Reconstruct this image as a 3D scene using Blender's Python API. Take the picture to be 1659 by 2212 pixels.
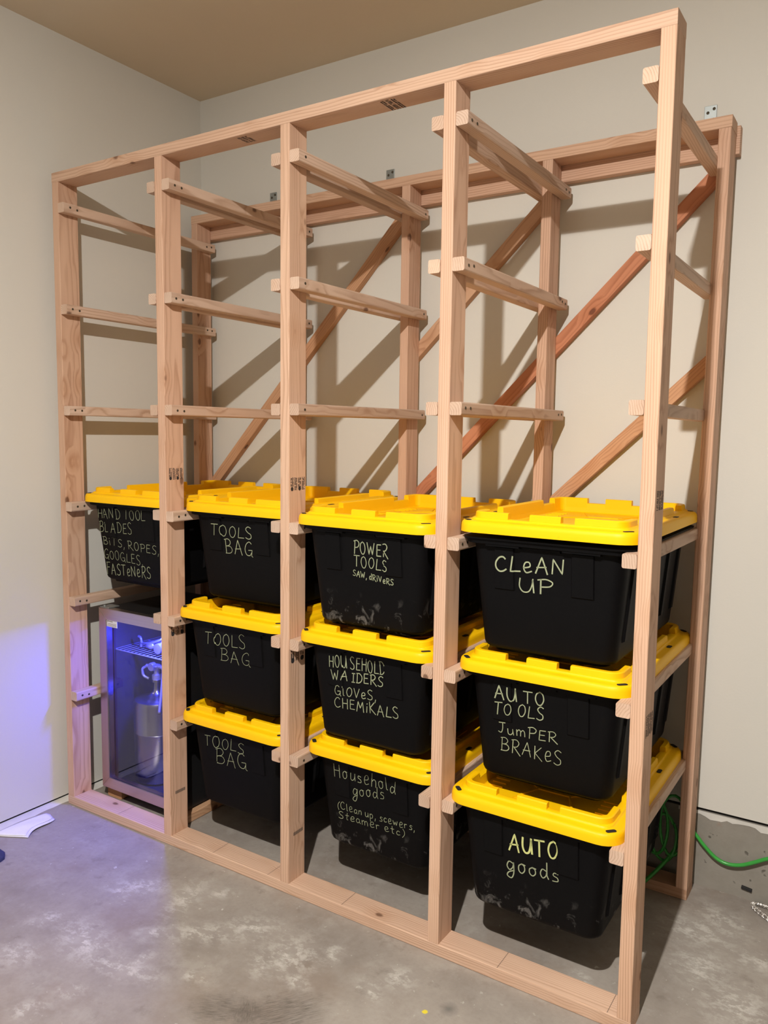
import bpy, bmesh, math, random
from mathutils import Vector, Matrix, Euler

for _o in list(bpy.data.objects):
    bpy.data.objects.remove(_o)
SC = bpy.context.scene
COL = SC.collection
random.seed(7)

# ------------------------------------------------------------------ camera
cam_d = bpy.data.cameras.new('camera')
cam = bpy.data.objects.new('camera', cam_d)
COL.objects.link(cam)
F_PX = 1722.73
cam_d.sensor_fit = 'VERTICAL'
cam_d.sensor_height = 24.0
cam_d.sensor_width = 18.0
cam_d.lens = F_PX / 2212.0 * 24.0
cam_d.clip_start = 0.05
_yaw, _pit, _rol = 0.5707, -0.0997, 0.0131
fw = Vector((-math.sin(_yaw) * math.cos(_pit), math.cos(_yaw) * math.cos(_pit), math.sin(_pit)))
rt = fw.cross(Vector((0, 0, 1))).normalized()
up = rt.cross(fw)
rt2 = rt * math.cos(_rol) + up * math.sin(_rol)
up2 = -rt * math.sin(_rol) + up * math.cos(_rol)
mw = Matrix((rt2, up2, -fw)).transposed().to_4x4()
mw.translation = Vector((2.8805, -2.0261, 1.5923))
cam.matrix_world = mw
SC.camera = cam

# ------------------------------------------------------------------ world, lights, exposure
world = bpy.data.worlds.new('world')
SC.world = world
world.use_nodes = True
world.node_tree.nodes['Background'].inputs[0].default_value = (0.02, 0.02, 0.022, 1)
world.node_tree.nodes['Background'].inputs[1].default_value = 0.2
vs = SC.view_settings
vs.view_transform = 'Standard'
vs.look = 'None'
vs.gamma = 1.0
vs.exposure = 0.88
vs.use_curve_mapping = False

LAMP_POS = (2.46, -2.14, 3.135)
ld = bpy.data.lights.new('ceiling_bulb', 'POINT')
ld.energy = 52.0
ld.color = (1.0, 0.965, 0.905)
ld.shadow_soft_size = 0.03
lo = bpy.data.objects.new('ceiling_bulb', ld)
lo.location = LAMP_POS
COL.objects.link(lo)

la = bpy.data.lights.new('ceiling_bulb_down', 'AREA')
la.shape = 'DISK'; la.size = 0.06
la.energy = 80.0
la.color = (1.0, 0.965, 0.905)
lao = bpy.data.objects.new('ceiling_bulb_down', la)
lao.location = (LAMP_POS[0], LAMP_POS[1], LAMP_POS[2] - 0.002)
COL.objects.link(lao)

# ------------------------------------------------------------------ node helpers
class NT:
    def __init__(s, name):
        s.m = bpy.data.materials.new(name)
        s.m.use_nodes = True
        s.t = s.m.node_tree
        s.b = s.t.nodes['Principled BSDF']
        s.out = s.t.nodes['Material Output']
    def n(s, kind, **kw):
        x = s.t.nodes.new(kind)
        for k, v in kw.items():
            setattr(x, k, v)
        return x
    def l(s, a, b):
        s.t.links.new(a, b)
    def val(s, sock, v):
        if hasattr(v, 'links') or isinstance(v, bpy.types.NodeSocket):
            s.l(v, sock)
        else:
            sock.default_value = v
    def math(s, op, a, b=0.0, c=None, clamp=False):
        x = s.n('ShaderNodeMath', operation=op, use_clamp=clamp)
        s.val(x.inputs[0], a); s.val(x.inputs[1], b)
        if c is not None: s.val(x.inputs[2], c)
        return x.outputs[0]
    def vmath(s, op, a, b=(0, 0, 0)):
        x = s.n('ShaderNodeVectorMath', operation=op)
        s.val(x.inputs[0], a); s.val(x.inputs[1], b)
        return x.outputs[0] if op not in ('LENGTH', 'DISTANCE') else x.outputs['Value']
    def noise(s, vec, scale, detail=4, rough=0.55, dist=0.0):
        x = s.n('ShaderNodeTexNoise')
        if vec is not None: s.l(vec, x.inputs['Vector'])
        x.inputs['Scale'].default_value = scale
        x.inputs['Detail'].default_value = detail
        x.inputs['Roughness'].default_value = rough
        x.inputs['Distortion'].default_value = dist
        return x.outputs['Fac']
    def ramp(s, fac, stops):
        x = s.n('ShaderNodeValToRGB')
        e = x.color_ramp.elements
        while len(e) < len(stops): e.new(0.5)
        for i, (p, c) in enumerate(stops):
            e[i].position = p
            e[i].color = (c, c, c, 1) if isinstance(c, (int, float)) else (*c, 1)
        s.l(fac, x.inputs[0])
        return x.outputs[0]
    def mix(s, fac, a, b, blend='MIX'):
        x = s.n('ShaderNodeMix', data_type='RGBA', blend_type=blend)
        s.val(x.inputs[0], fac)
        for i, v in ((6, a), (7, b)):
            if isinstance(v, tuple): x.inputs[i].default_value = (*v, 1) if len(v) == 3 else v
            else: s.l(v, x.inputs[i])
        return x.outputs[2]
    def bump(s, h, strength=0.2, dist=0.002):
        x = s.n('ShaderNodeBump')
        x.inputs['Strength'].default_value = strength
        x.inputs['Distance'].default_value = dist
        s.l(h, x.inputs['Height'])
        s.l(x.outputs[0], s.b.inputs['Normal'])
    def base(s, col=None, rough=0.5, metal=0.0, spec=None):
        if isinstance(col, tuple): s.b.inputs['Base Color'].default_value = (*col, 1)
        elif col is not None: s.l(col, s.b.inputs['Base Color'])
        s.val(s.b.inputs['Roughness'], rough)
        s.b.inputs['Metallic'].default_value = metal
        if spec is not None: s.b.inputs['Specular IOR Level'].default_value = spec
        return s.m
    def obj(s):
        return s.n('ShaderNodeTexCoord').outputs['Object']

def plain(name, col, rough=0.5, metal=0.0, spec=None, nscale=40.0, var=0.12):
    t = NT(name)
    f = t.noise(t.obj(), nscale, 3)
    c = t.mix(f, tuple(max(0, v * (1 - var)) for v in col), tuple(min(1, v * (1 + var)) for v in col))
    return t.base(c, rough, metal, spec)

# ------------------------------------------------------------------ materials
def wood_material():
    t = NT('fir_lumber')
    oi = t.n('ShaderNodeObjectInfo')
    rnd = oi.outputs['Random']
    p0 = t.obj()
    # per-board offset
    off = t.n('ShaderNodeCombineXYZ')
    t.l(t.math('MULTIPLY', rnd, 7.3), off.inputs[0])
    t.l(t.math('MULTIPLY', rnd, 13.7), off.inputs[1])
    t.l(t.math('MULTIPLY', rnd, 31.1), off.inputs[2])
    pk = t.vmath('ADD', p0, off.outputs[0])
    # knots: sparse, round cells
    vo = t.n('ShaderNodeTexVoronoi')
    vo.inputs['Scale'].default_value = 1.0
    t.l(t.vmath('MULTIPLY', pk, (9.5, 9.5, 5.6)), vo.inputs['Vector'])
    kd = t.math('ADD', vo.outputs['Distance'], t.math('MULTIPLY', t.noise(t.vmath('MULTIPLY', pk, (60, 60, 40)), 1.0, 2), 0.05))
    knot = t.ramp(kd, [(0.085, 1.0), (0.130, 0.0)])
    halo = t.ramp(kd, [(0.06, 1.0), (0.42, 0.0)])
    # ring distance from a pith that lies outside the board
    sx = t.n('ShaderNodeSeparateXYZ'); t.l(p0, sx.inputs[0])
    warp = t.noise(t.vmath('MULTIPLY', pk, (6.0, 6.0, 1.1)), 1.0, 3)
    r1 = t.math('SUBTRACT', t.math('FRACT', t.math('MULTIPLY', rnd, 17.3)), 0.5)
    r2 = t.math('FRACT', t.math('MULTIPLY', rnd, 41.9))
    lean = t.math('MULTIPLY', sx.outputs[2], t.math('MULTIPLY', t.math('SUBTRACT', t.math('FRACT', t.math('MULTIPLY', rnd, 91.7)), 0.5), 0.03))
    ax = t.math('ADD', sx.outputs[0], t.math('ADD', t.math('ADD', t.math('MULTIPLY', r2, 0.07), 0.028), lean))
    ay = t.math('ADD', sx.outputs[1], t.math('MULTIPLY', r1, 0.07))
    rr = t.math('SQRT', t.math('ADD', t.math('MULTIPLY', ax, ax), t.math('MULTIPLY', ay, ay)))
    rr = t.math('ADD', rr, t.math('MULTIPLY', warp, 0.035))
    rr = t.math('ADD', rr, t.math('MULTIPLY', halo, 0.010))
    rr = t.math('ADD', rr, t.math('MULTIPLY', t.noise(t.vmath('MULTIPLY', pk, (38, 38, 0.5)), 1.0, 2), 0.006))
    fr = t.math('FRACT', t.math('DIVIDE', rr, 0.0068))
    late = t.ramp(fr, [(0.0, 0.25), (0.12, 0.0), (0.55, 0.18), (0.86, 1.0), (0.96, 0.75), (1.0, 0.25)])
    fib = t.noise(t.vmath('MULTIPLY', pk, (420, 420, 7)), 1.0, 3, 0.7)
    tone = t.noise(t.vmath('MULTIPLY', pk, (9, 9, 1.3)), 1.0, 3)
    early = t.mix(tone, (0.53, 0.345, 0.247), (0.72, 0.52, 0.39))
    latec = t.mix(tone, (0.34, 0.18, 0.11), (0.44, 0.265, 0.17))
    late = t.math('MULTIPLY', late, t.ramp(t.noise(t.vmath('MULTIPLY', pk, (30, 30, 1.8)), 1.0, 3), [(0.30, 0.35), (0.65, 1.0)]))
    c = t.mix(t.math('MULTIPLY', late, 0.90), early, latec)
    c = t.mix(t.math('MULTIPLY', fib, 0.30), c, (0.80, 0.585, 0.445))
    c = t.mix(t.math('MULTIPLY', halo, 0.35), c, (0.42, 0.21, 0.10))
    c = t.mix(t.math('MULTIPLY', knot, 0.8), c, (0.13, 0.06, 0.035))
    # dark smears and pitch marks
    sm = t.ramp(t.noise(t.vmath('MULTIPLY', pk, (26, 26, 2.6)), 1.0, 3, 0.6), [(0.66, 0.0), (0.76, 1.0)])
    c = t.mix(t.math('MULTIPLY', sm, 0.35), c, (0.30, 0.17, 0.10))
    c = t.mix(1.0, c, oi.outputs['Color'], 'MULTIPLY')
    h = t.math('ADD', t.math('MULTIPLY', fib, 0.6), t.math('MULTIPLY', late, 0.4))
    t.bump(h, 0.25, 0.0015)
    return t.base(c, 0.62, 0.0, 0.25)

def wall_material(name, a, b):
    t = NT(name)
    p = t.obj()
    f = t.noise(p, 1.3, 3)
    c = t.mix(f, a, b)
    # few small scuffs
    s = t.ramp(t.noise(t.vmath('MULTIPLY', p, (6, 6, 14)), 1.0, 6, 0.7), [(0.74, 0.0), (0.80, 0.35)])
    c = t.mix(s, c, (0.50, 0.46, 0.40))
    h = t.noise(p, 150, 4, 0.6)
    h2 = t.noise(p, 22, 3, 0.5)
    t.bump(t.math('ADD', h, h2), 0.12, 0.002)
    return t.base(c, 0.75, 0.0, 0.3)

def floor_material():
    t = NT('garage_concrete')
    p = t.obj()
    n1 = t.noise(p, 1.6, 6, 0.62)
    n2 = t.noise(p, 9.0, 6, 0.65)
    n3 = t.noise(p, 70.0, 4, 0.6)
    c = t.mix(t.ramp(n1, [(0.30, 0.0), (0.70, 1.0)]), (0.205, 0.175, 0.155), (0.345, 0.31, 0.275))
    c = t.mix(t.math('MULTIPLY', t.ramp(n2, [(0.35, 0.0), (0.70, 1.0)]), 0.55), c, (0.39, 0.355, 0.318))
    c = t.mix(t.math('MULTIPLY', t.ramp(n3, [(0.45, 0.0), (0.75, 1.0)]), 0.25), c, (0.22, 0.185, 0.155))
    stn = t.ramp(t.noise(t.vmath('ADD', p, (9, 1, 0)), 6.5, 7, 0.68), [(0.54, 0.0), (0.63, 1.0)])
    c = t.mix(t.math('MULTIPLY', stn, 0.35), c, (0.42, 0.395, 0.36))
    drk = t.ramp(t.noise(t.vmath('ADD', p, (3, 7, 0)), 11.0, 7, 0.68), [(0.58, 0.0), (0.68, 1.0)])
    c = t.mix(t.math('MULTIPLY', drk, 0.40), c, (0.15, 0.125, 0.105))
    # brown patches
    br = t.ramp(t.noise(t.vmath('ADD', p, (5, 3, 0)), 3.0, 5, 0.6), [(0.52, 0.0), (0.66, 1.0)])
    c = t.mix(t.math('MULTIPLY', br, 0.45), c, (0.23, 0.175, 0.138))
    # paint and plaster splashes
    fine = t.noise(t.vmath('MULTIPLY', p, (1.0, 1.5, 1.0)), 21.0, 10, 0.70, 0.05)
    grit = t.noise(p, 75.0, 6, 0.7)
    big = t.noise(t.vmath('ADD', p, (2.2, 0.7, 0)), 3.2, 4, 0.6)
    sp = t.math('MULTIPLY', t.ramp(t.noise(p, 34.0, 5, 0.6), [(0.66, 0.0), (0.70, 1.0)]), t.ramp(big, [(0.42, 0.2), (0.62, 1.0)]))
    spots = [(0.729, -0.70, 0.07, 0.05, 0.3), (1.13, -0.31, 0.15, 0.05, 0.55), (1.23, -0.21, 0.10, 0.06, 0.55), (0.84, -0.55, 0.14, 0.07, -0.3),
             (1.42, -0.25, 0.10, 0.10, 0.0), (0.93, -0.21, 0.05, 0.12, 0.3), (1.04, -0.57, 0.14, 0.04, 0.2), (2.60, 0.28, 0.10, 0.10, 0.0),
             (2.48, 0.40, 0.08, 0.10, 0.4), (2.44, 0.58, 0.12, 0.08, 0.2), (0.75, -0.25, 0.10, 0.05, 0.6), (1.75, -0.15, 0.05, 0.05, 0), (0.715, -0.309, 0.060, 0.030, 0.0), (0.987, -0.404, 0.050, 0.030, 0.7), (1.057, -0.518, 0.050, 0.025, 1.4), (1.371, -0.333, 0.060, 0.030, 2.1), (1.508, -0.327, 0.050, 0.030, 2.8), (0.997, -0.715, 0.040, 0.030, 0.5), (0.644, -0.547, 0.060, 0.035, 1.2), (1.523, -0.167, 0.050, 0.030, 1.9), (1.708, -0.239, 0.050, 0.030, 2.6), (1.248, -0.477, 0.050, 0.020, 0.3), (0.966, -0.824, 0.050, 0.030, 1.0), (2.194, 0.132, 0.050, 0.030, 1.7), (2.491, 0.681, 0.100, 0.060, 2.4), (2.625, 0.520, 0.080, 0.050, 0.1), (1.015, -0.123, 0.050, 0.030, 0.8)]
    acc = None
    for (x, y, rx, ry, an) in spots:
        mp = t.n('ShaderNodeMapping', vector_type='TEXTURE')
        mp.inputs['Location'].default_value = (x, y, 0)
        mp.inputs['Rotation'].default_value = (0, 0, an)
        mp.inputs['Scale'].default_value = (rx, ry, 1)
        t.l(p, mp.inputs[0])
        d = t.vmath('LENGTH', t.vmath('MULTIPLY', mp.outputs[0], (1, 1, 0)))
        g = t.math('SUBTRACT', 1.0, t.math('MULTIPLY', d, 0.6), clamp=True)
        acc = g if acc is None else t.math('MAXIMUM', acc, g)
    lp = t.math('MULTIPLY', t.math('POWER', acc, 1.5), t.math('MAXIMUM', t.math('MULTIPLY', t.ramp(fine, [(0.455, 0.0), (0.555, 1.0)]), t.ramp(grit, [(0.36, 0.45), (0.56, 1.0)])), 0.16))
    sp = t.math('MAXIMUM', t.math('MULTIPLY', sp, 0.85), lp)
    c = t.mix(t.math('MULTIPLY', sp, 0.78), c, (0.66, 0.64, 0.60))
    # dark rubber smudges with fine scratches
    for (x, y, rx, ry, an) in ((1.40, -0.535, 0.10, 0.075, 0.5), (1.56, -0.445, 0.15, 0.10, 0.9), (1.47, -0.50, 0.07, 0.05, 2.1)):
        mp = t.n('ShaderNodeMapping', vector_type='TEXTURE')
        mp.inputs['Location'].default_value = (x, y, 0)
        mp.inputs['Rotation'].default_value = (0, 0, an)
        mp.inputs['Scale'].default_value = (rx, ry, 1)
        t.l(p, mp.inputs[0])
        q = t.vmath('MULTIPLY', mp.outputs[0], (1, 1, 0))
        d = t.math('ADD', t.vmath('LENGTH', q), t.math('MULTIPLY', t.math('SUBTRACT', fine, 0.5), 0.9))
        area = t.ramp(d, [(0.35, 1.0), (1.05, 0.0)])
        scr = t.noise(t.vmath('MULTIPLY', q, (3.0, 42.0, 1)), 1.0, 4, 0.65)
        msk = t.math('MULTIPLY', area, t.ramp(scr, [(0.40, 0.15), (0.62, 1.0)]))
        c = t.mix(t.math('MULTIPLY', msk, 0.85), c, (0.085, 0.07, 0.06))
    # oil spot and one yellow paint drop
    d = t.vmath('LENGTH', t.vmath('MULTIPLY', t.vmath('SUBTRACT', p, (1.931, -0.179, 0)), (1, 1, 0)))
    c = t.mix(t.math('MULTIPLY', t.ramp(t.math('ADD', d, t.math('MULTIPLY', fine, 0.03)), [(0.018, 0.6), (0.045, 0.0)]), 1.0), c, (0.09, 0.09, 0.09))
    d = t.vmath('LENGTH', t.vmath('MULTIPLY', t.vmath('SUBTRACT', p, (1.881, -0.225, 0)), (1, 1, 0)))
    c = t.mix(t.ramp(t.math('ADD', d, t.math('MULTIPLY', fine, 0.02)), [(0.016, 1.0), (0.019, 0.0)]), c, (0.75, 0.62, 0.05))
    h = t.math('ADD', t.math('MULTIPLY', n2, 0.6), t.math('ADD', t.math('MULTIPLY', n3, 0.2), t.math('MULTIPLY', sp, 0.3)))
    t.bump(h, 0.25, 0.003)
    ro = t.math('SUBTRACT', 0.72, t.math('MULTIPLY', n1, 0.25))
    return t.base(c, ro, 0.0, 0.35)

def stem_material():
    t = NT('bare_concrete')
    p = t.obj()
    n1 = t.noise(p, 7, 6, 0.65); n2 = t.noise(p, 40, 5, 0.6)
    c = t.mix(n1, (0.20, 0.18, 0.155), (0.36, 0.335, 0.295))
    pit = t.ramp(t.noise(p, 28, 2, 0.5), [(0.69, 0.0), (0.73, 1.0)])
    c = t.mix(t.math('MULTIPLY', pit, 0.7), c, (0.07, 0.06, 0.05))
    rd = t.ramp(t.noise(t.vmath('ADD', p, (1, 4, 2)), 12, 4, 0.6), [(0.60, 0.0), (0.72, 1.0)])
    c = t.mix(t.math('MULTIPLY', rd, 0.35), c, (0.30, 0.17, 0.12))
    t.bump(t.math('ADD', n2, t.math('MULTIPLY', pit, -1.5)), 0.35, 0.003)
    return t.base(c, 0.85, 0.0, 0.2)

def black_plastic(name, scuff):
    t = NT(name)
    p = t.obj()
    n = t.noise(p, 260, 2, 0.5)
    c = t.mix(n, (0.0025, 0.0025, 0.003), (0.0045, 0.0045, 0.0052))
    if scuff > 0:
        sz = t.n('ShaderNodeSeparateXYZ'); t.l(p, sz.inputs[0])
        low = t.ramp(sz.outputs[2], [(0.0, 1.0), (0.13, 0.0)])
        sm = t.ramp(t.noise(t.vmath('MULTIPLY', p, (26, 26, 20)), 1.0, 5, 0.62, 0.8), [(0.55, 0.0), (0.72, 1.0)])
        c = t.mix(t.math('MULTIPLY', t.math('MULTIPLY', sm, low), scuff), c, (0.30, 0.29, 0.28))
    t.bump(n, 0.15, 0.0006)
    return t.base(c, 0.55, 0.0, 0.09)

def yellow_plastic():
    t = NT('yellow_plastic')
    p = t.obj()
    n = t.noise(p, 5, 3)
    c = t.mix(n, (0.94, 0.515, 0.002), (0.99, 0.585, 0.003))
    g = t.ramp(t.noise(t.vmath('MULTIPLY', p, (30, 30, 40)), 1.0, 5, 0.6), [(0.70, 0.0), (0.80, 1.0)])
    oi = t.n('ShaderNodeObjectInfo')
    c = t.mix(t.math('MULTIPLY', g, t.math('MULTIPLY', oi.outputs['Alpha'], 0.5)), c, (0.30, 0.17, 0.03))
    t.bump(t.noise(p, 300, 2), 0.06, 0.0006)
    return t.base(c, 0.45, 0.0, 0.22)

def brushed_steel(name, col, rough, axis):
    t = NT(name)
    p = t.obj()
    sc = [240, 240, 240]; sc[axis] = 3
    n = t.noise(t.vmath('MULTIPLY', p, tuple(sc)), 1.0, 3, 0.6)
    c = t.mix(n, tuple(v * 0.85 for v in col), tuple(min(1, v * 1.1) for v in col))
    r = t.math('ADD', t.math('MULTIPLY', n, 0.14), rough)
    return t.base(c, r, 1.0)

def glass_pane():
    t = NT('tinted_glass')
    tr = t.n('ShaderNodeBsdfTransparent')
    f = t.noise(t.obj(), 6.0, 2)
    t.l(t.mix(f, (0.74, 0.74, 0.76), (0.80, 0.80, 0.82)), tr.inputs[0])
    gl = t.n('ShaderNodeBsdfGlossy'); gl.inputs['Roughness'].default_value = 0.015
    fr = t.n('ShaderNodeFresnel'); fr.inputs['IOR'].default_value = 1.75
    mx = t.n('ShaderNodeMixShader')
    geo = t.n('ShaderNodeNewGeometry')
    t.l(t.math('MULTIPLY', fr.outputs[0], t.math('SUBTRACT', 1.0, geo.outputs['Backfacing'])), mx.inputs[0]); t.l(tr.outputs[0], mx.inputs[1]); t.l(gl.outputs[0], mx.inputs[2])
    t.l(mx.outputs[0], t.out.inputs['Surface'])
    return t.m

def emitter(name, col, strength):
    t = NT(name)
    f = t.noise(t.obj(), 50, 1)
    t.l(t.mix(f, tuple(v * 0.95 for v in col), col), t.b.inputs['Emission Color'])
    t.b.inputs['Emission Strength'].default_value = strength
    t.b.inputs['Base Color'].default_value = (0.02, 0.02, 0.1, 1)
    return t.m

M = {}
M['wood'] = wood_material()
M['wall'] = wall_material('wall_paint', (0.65, 0.63, 0.58), (0.69, 0.67, 0.615))
M['ceil'] = wall_material('ceiling_paint', (0.66, 0.56, 0.42), (0.71, 0.61, 0.47))
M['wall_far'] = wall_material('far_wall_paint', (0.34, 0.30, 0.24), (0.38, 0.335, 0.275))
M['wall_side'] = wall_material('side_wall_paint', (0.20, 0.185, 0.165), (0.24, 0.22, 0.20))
M['floor'] = floor_material()
M['stem'] = stem_material()
M['gap'] = plain('dark_gap', (0.012, 0.011, 0.010), 0.9)
M['white_drip'] = plain('white_plaster', (0.66, 0.64, 0.60), 0.8, nscale=14, var=0.2)
M['black'] = black_plastic('black_tote_plastic', 0.0)
M['black_scuff'] = black_plastic('black_tote_plastic_scuffed', 0.75)
M['yellow'] = yellow_plastic()
M['slot'] = plain('slot_dark', (0.012, 0.011, 0.010), 0.7)
M['chalk'] = plain('chalk_marker', (0.34, 0.375, 0.235), 0.8, nscale=90, var=0.25)
M['chalk_bold'] = plain('chalk_marker_bold', (0.60, 0.63, 0.25), 0.8, nscale=60, var=0.2)
M['screw'] = plain('screw_metal', (0.10, 0.085, 0.06), 0.45, 0.8)
M['zinc'] = plain('galvanised_steel', (0.36, 0.39, 0.39), 0.45, 0.8, nscale=60)
M['ink'] = plain('black_ink', (0.022, 0.020, 0.022), 0.8)
M['ink_grey'] = plain('grey_ink', (0.17, 0.12, 0.09), 0.8)
M['steel_v'] = brushed_steel('brushed_steel_upright', (0.56, 0.50, 0.48), 0.24, 2)
M['steel_h'] = brushed_steel('brushed_steel_cross', (0.56, 0.50, 0.48), 0.24, 0)
M['keg'] = plain('keg_steel', (0.60, 0.60, 0.60), 0.27, 1.0, nscale=4, var=0.06)
M['coated_wire'] = plain('white_coated_wire', (0.50, 0.50, 0.52), 0.4)
M['satin'] = plain('satin_chrome', (0.80, 0.80, 0.82), 0.38, 0.55, nscale=80, var=0.05)
M['chrome'] = plain('chrome', (0.75, 0.76, 0.78), 0.12, 1.0, nscale=80, var=0.05)
M['fridge_black'] = plain('fridge_black', (0.012, 0.012, 0.013), 0.35)
M['fridge_in'] = plain('fridge_liner', (0.055, 0.055, 0.065), 0.45)
M['rubber'] = plain('rubber_gasket', (0.012, 0.012, 0.014), 0.6)
M['glass'] = glass_pane()
M['led'] = emitter('blue_led', (0.02, 0.04, 1.0), 14.0)
M['paper'] = plain('white_paper', (0.78, 0.77, 0.76), 0.9, nscale=60, var=0.05)
M['sticker'] = plain('sticker_white', (0.72, 0.72, 0.74), 0.6, nscale=60, var=0.05)
M['hose'] = plain('green_hose', (0.045, 0.34, 0.055), 0.30, nscale=30, var=0.2)
M['braid'] = plain('steel_braid', (0.60, 0.57, 0.54), 0.35, 0.9, nscale=300, var=0.4)
M['blue_cloth'] = plain('dark_blue_fabric', (0.035, 0.04, 0.10), 0.9, nscale=80, var=0.3)

# ------------------------------------------------------------------ mesh helpers
def mk(name, verts, faces, mat, parent=None, smooth=False, loc=None):
    me = bpy.data.meshes.new(name)
    me.from_pydata([tuple(v) for v in verts], [], faces)
    me.update()
    if mat is not None: me.materials.append(M[mat] if isinstance(mat, str) else mat)
    if smooth:
        for p in me.polygons: p.use_smooth = True
    o = bpy.data.objects.new(name, me)
    COL.objects.link(o)
    if parent is not None: o.parent = parent
    if loc is not None: o.location = loc
    return o

class MB:
    """collects shapes into one mesh"""
    def __init__(s): s.v = []; s.f = []
    def add(s, v, f):
        b = len(s.v); s.v += [tuple(x) for x in v]; s.f += [tuple(i + b for i in q) for q in f]
    def box(s, a, b, ch=0.0):
        x0, y0, z0 = a; x1, y1, z1 = b
        if ch <= 0:
            s.add([(x0, y0, z0), (x1, y0, z0), (x1, y1, z0), (x0, y1, z0), (x0, y0, z1), (x1, y0, z1), (x1, y1, z1), (x0, y1, z1)],
                  [(0, 3, 2, 1), (4, 5, 6, 7), (0, 1, 5, 4), (1, 2, 6, 5), (2, 3, 7, 6), (3, 0, 4, 7)])
            return
        bm = bmesh.new()
        bmesh.ops.create_cube(bm, size=1.0)
        for v in bm.verts:
            v.co = Vector(((x0 + x1) / 2 + v.co.x * (x1 - x0), (y0 + y1) / 2 + v.co.y * (y1 - y0), (z0 + z1) / 2 + v.co.z * (z1 - z0)))
        bmesh.ops.bevel(bm, geom=list(bm.edges), offset=ch, segments=2, affect='EDGES', profile=0.5)
        bm.verts.index_update()
        s.add([v.co for v in bm.verts], [tuple(v.index for v in f.verts) for f in bm.faces])
        bm.free()
    def rings(s, rings, cap0=True, cap1=True):
        n = len(rings[0]); b = len(s.v)
        for r in rings: s.v += [tuple(p) for p in r]
        for i in range(len(rings) - 1):
            for j in range(n):
                k = (j + 1) % n
                s.f.append((b + i * n + j, b + i * n + k, b + (i + 1) * n + k, b + (i + 1) * n + j))
        if cap0: s.f.append(tuple(b + j for j in reversed(range(n))))
        if cap1: s.f.append(tuple(b + (len(rings) - 1) * n + j for j in range(n)))
    def lathe(s, prof, c=(0, 0, 0), axis='z', n=24):
        rings = []
        for r, h in prof:
            ring = []
            for j in range(n):
                a = 2 * math.pi * j / n
                x, y = r * math.cos(a), r * math.sin(a)
                if axis == 'z': p = (x, y, h)
                elif axis == 'y': p = (y, h, x)
                else: p = (h, x, y)
                ring.append((p[0] + c[0], p[1] + c[1], p[2] + c[2]))
            rings.append(ring)
        s.rings(rings)
    def tube(s, pts, r, n=8):
        pts = [Vector(p) for p in pts]
        rings = []
        ref = Vector((0, 0, 1))
        for i, p in enumerate(pts):
            d = (pts[min(i + 1, len(pts) - 1)] - pts[max(i - 1, 0)]).normalized()
            a = d.cross(ref)
            if a.length < 1e-3: a = d.cross(Vector((1, 0, 0)))
            a.normalize(); b = a.cross(d)
            rr = r[i] if isinstance(r, (list, tuple)) else r
            rings.append([p + (a * math.cos(2 * math.pi * j / n) + b * math.sin(2 * math.pi * j / n)) * rr for j in range(n)])
        s.rings(rings)
    def build(s, name, mat, parent=None, smooth=False, loc=None):
        return mk(name, s.v, s.f, mat, parent, smooth, loc)

def smooth_by_angle(o, deg=35):
    me = o.data
    bm = bmesh.new(); bm.from_mesh(me)
    bmesh.ops.recalc_face_normals(bm, faces=list(bm.faces))
    for f in bm.faces: f.smooth = True
    th = math.radians(deg)
    for e in bm.edges:
        e.smooth = not (len(e.link_faces) == 2 and e.calc_face_angle(0.0) > th)
    bm.to_mesh(me); bm.free()
    return o

def catmull(pts, n=6):
    P = [Vector(p) for p in pts]
    out = []
    for i in range(len(P) - 1):
        a = P[max(i - 1, 0)]; b = P[i]; c = P[i + 1]; d = P[min(i + 2, len(P) - 1)]
        for k in range(n):
            u = k / n
            out.append(0.5 * ((2 * b) + (c - a) * u + (2 * a - 5 * b + 4 * c - d) * u * u + (3 * b - a - 3 * c + d) * u ** 3))
    out.append(P[-1])
    return out

def thing(name, label, cat, loc=(0, 0, 0), group=None):
    o = bpy.data.objects.new(name, None)
    o.empty_display_size = 0.1
    COL.objects.link(o)
    o.location = loc
    o['label'] = label; o['category'] = cat
    if group: o['group'] = group
    return o

def tag(o, label, cat, group=None):
    o['label'] = label; o['category'] = cat
    if group: o['group'] = group
    return o

def struct(o, label=None):
    o['kind'] = 'structure'
    if label: o['label'] = label
    return o

_board_cache = {}
def board(name, p0, p1, wx, wy, parent, side=(1, 0, 0), tint=(1, 1, 1), ch=0.0028, plain_col=None):
    """straight board from p0 to p1 (centre line); local z runs along the grain, local x along 'side'"""
    p0 = Vector(p0); p1 = Vector(p1)
    L = (p1 - p0).length
    key = (round(L, 4), wx, wy, ch)
    if key not in _board_cache:
        hx, hy = wx / 2, wy / 2
        pr = []
        for cx, cy, a0 in ((hx - ch, hy - ch, 0), (-hx + ch, hy - ch, 90), (-hx + ch, -hy + ch, 180), (hx - ch, -hy + ch, 270)):
            for k in range(3):
                a = math.radians(a0 + 45 * k)
                pr.append((cx + ch * math.cos(a), cy + ch * math.sin(a)))
        mb = MB()
        mb.rings([[(x, y, z) for x, y in pr] for z in (0.0, L)])
        me = bpy.data.meshes.new(name)
        me.from_pydata(mb.v, [], mb.f); me.update(); me.materials.append(M['wood'])
        _board_cache[key] = me
    o = bpy.data.objects.new(name, _board_cache[key])
    COL.objects.link(o)
    z = (p1 - p0).normalized()
    x = Vector(side); x = (x - z * x.dot(z)).normalized()
    y = z.cross(x)
    m = Matrix((x, y, z)).transposed().to_4x4(); m.translation = p0
    o.matrix_world = m
    if parent is not None:
        o.parent = parent
    o.color = (*tint, 1.0)
    return o

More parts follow.
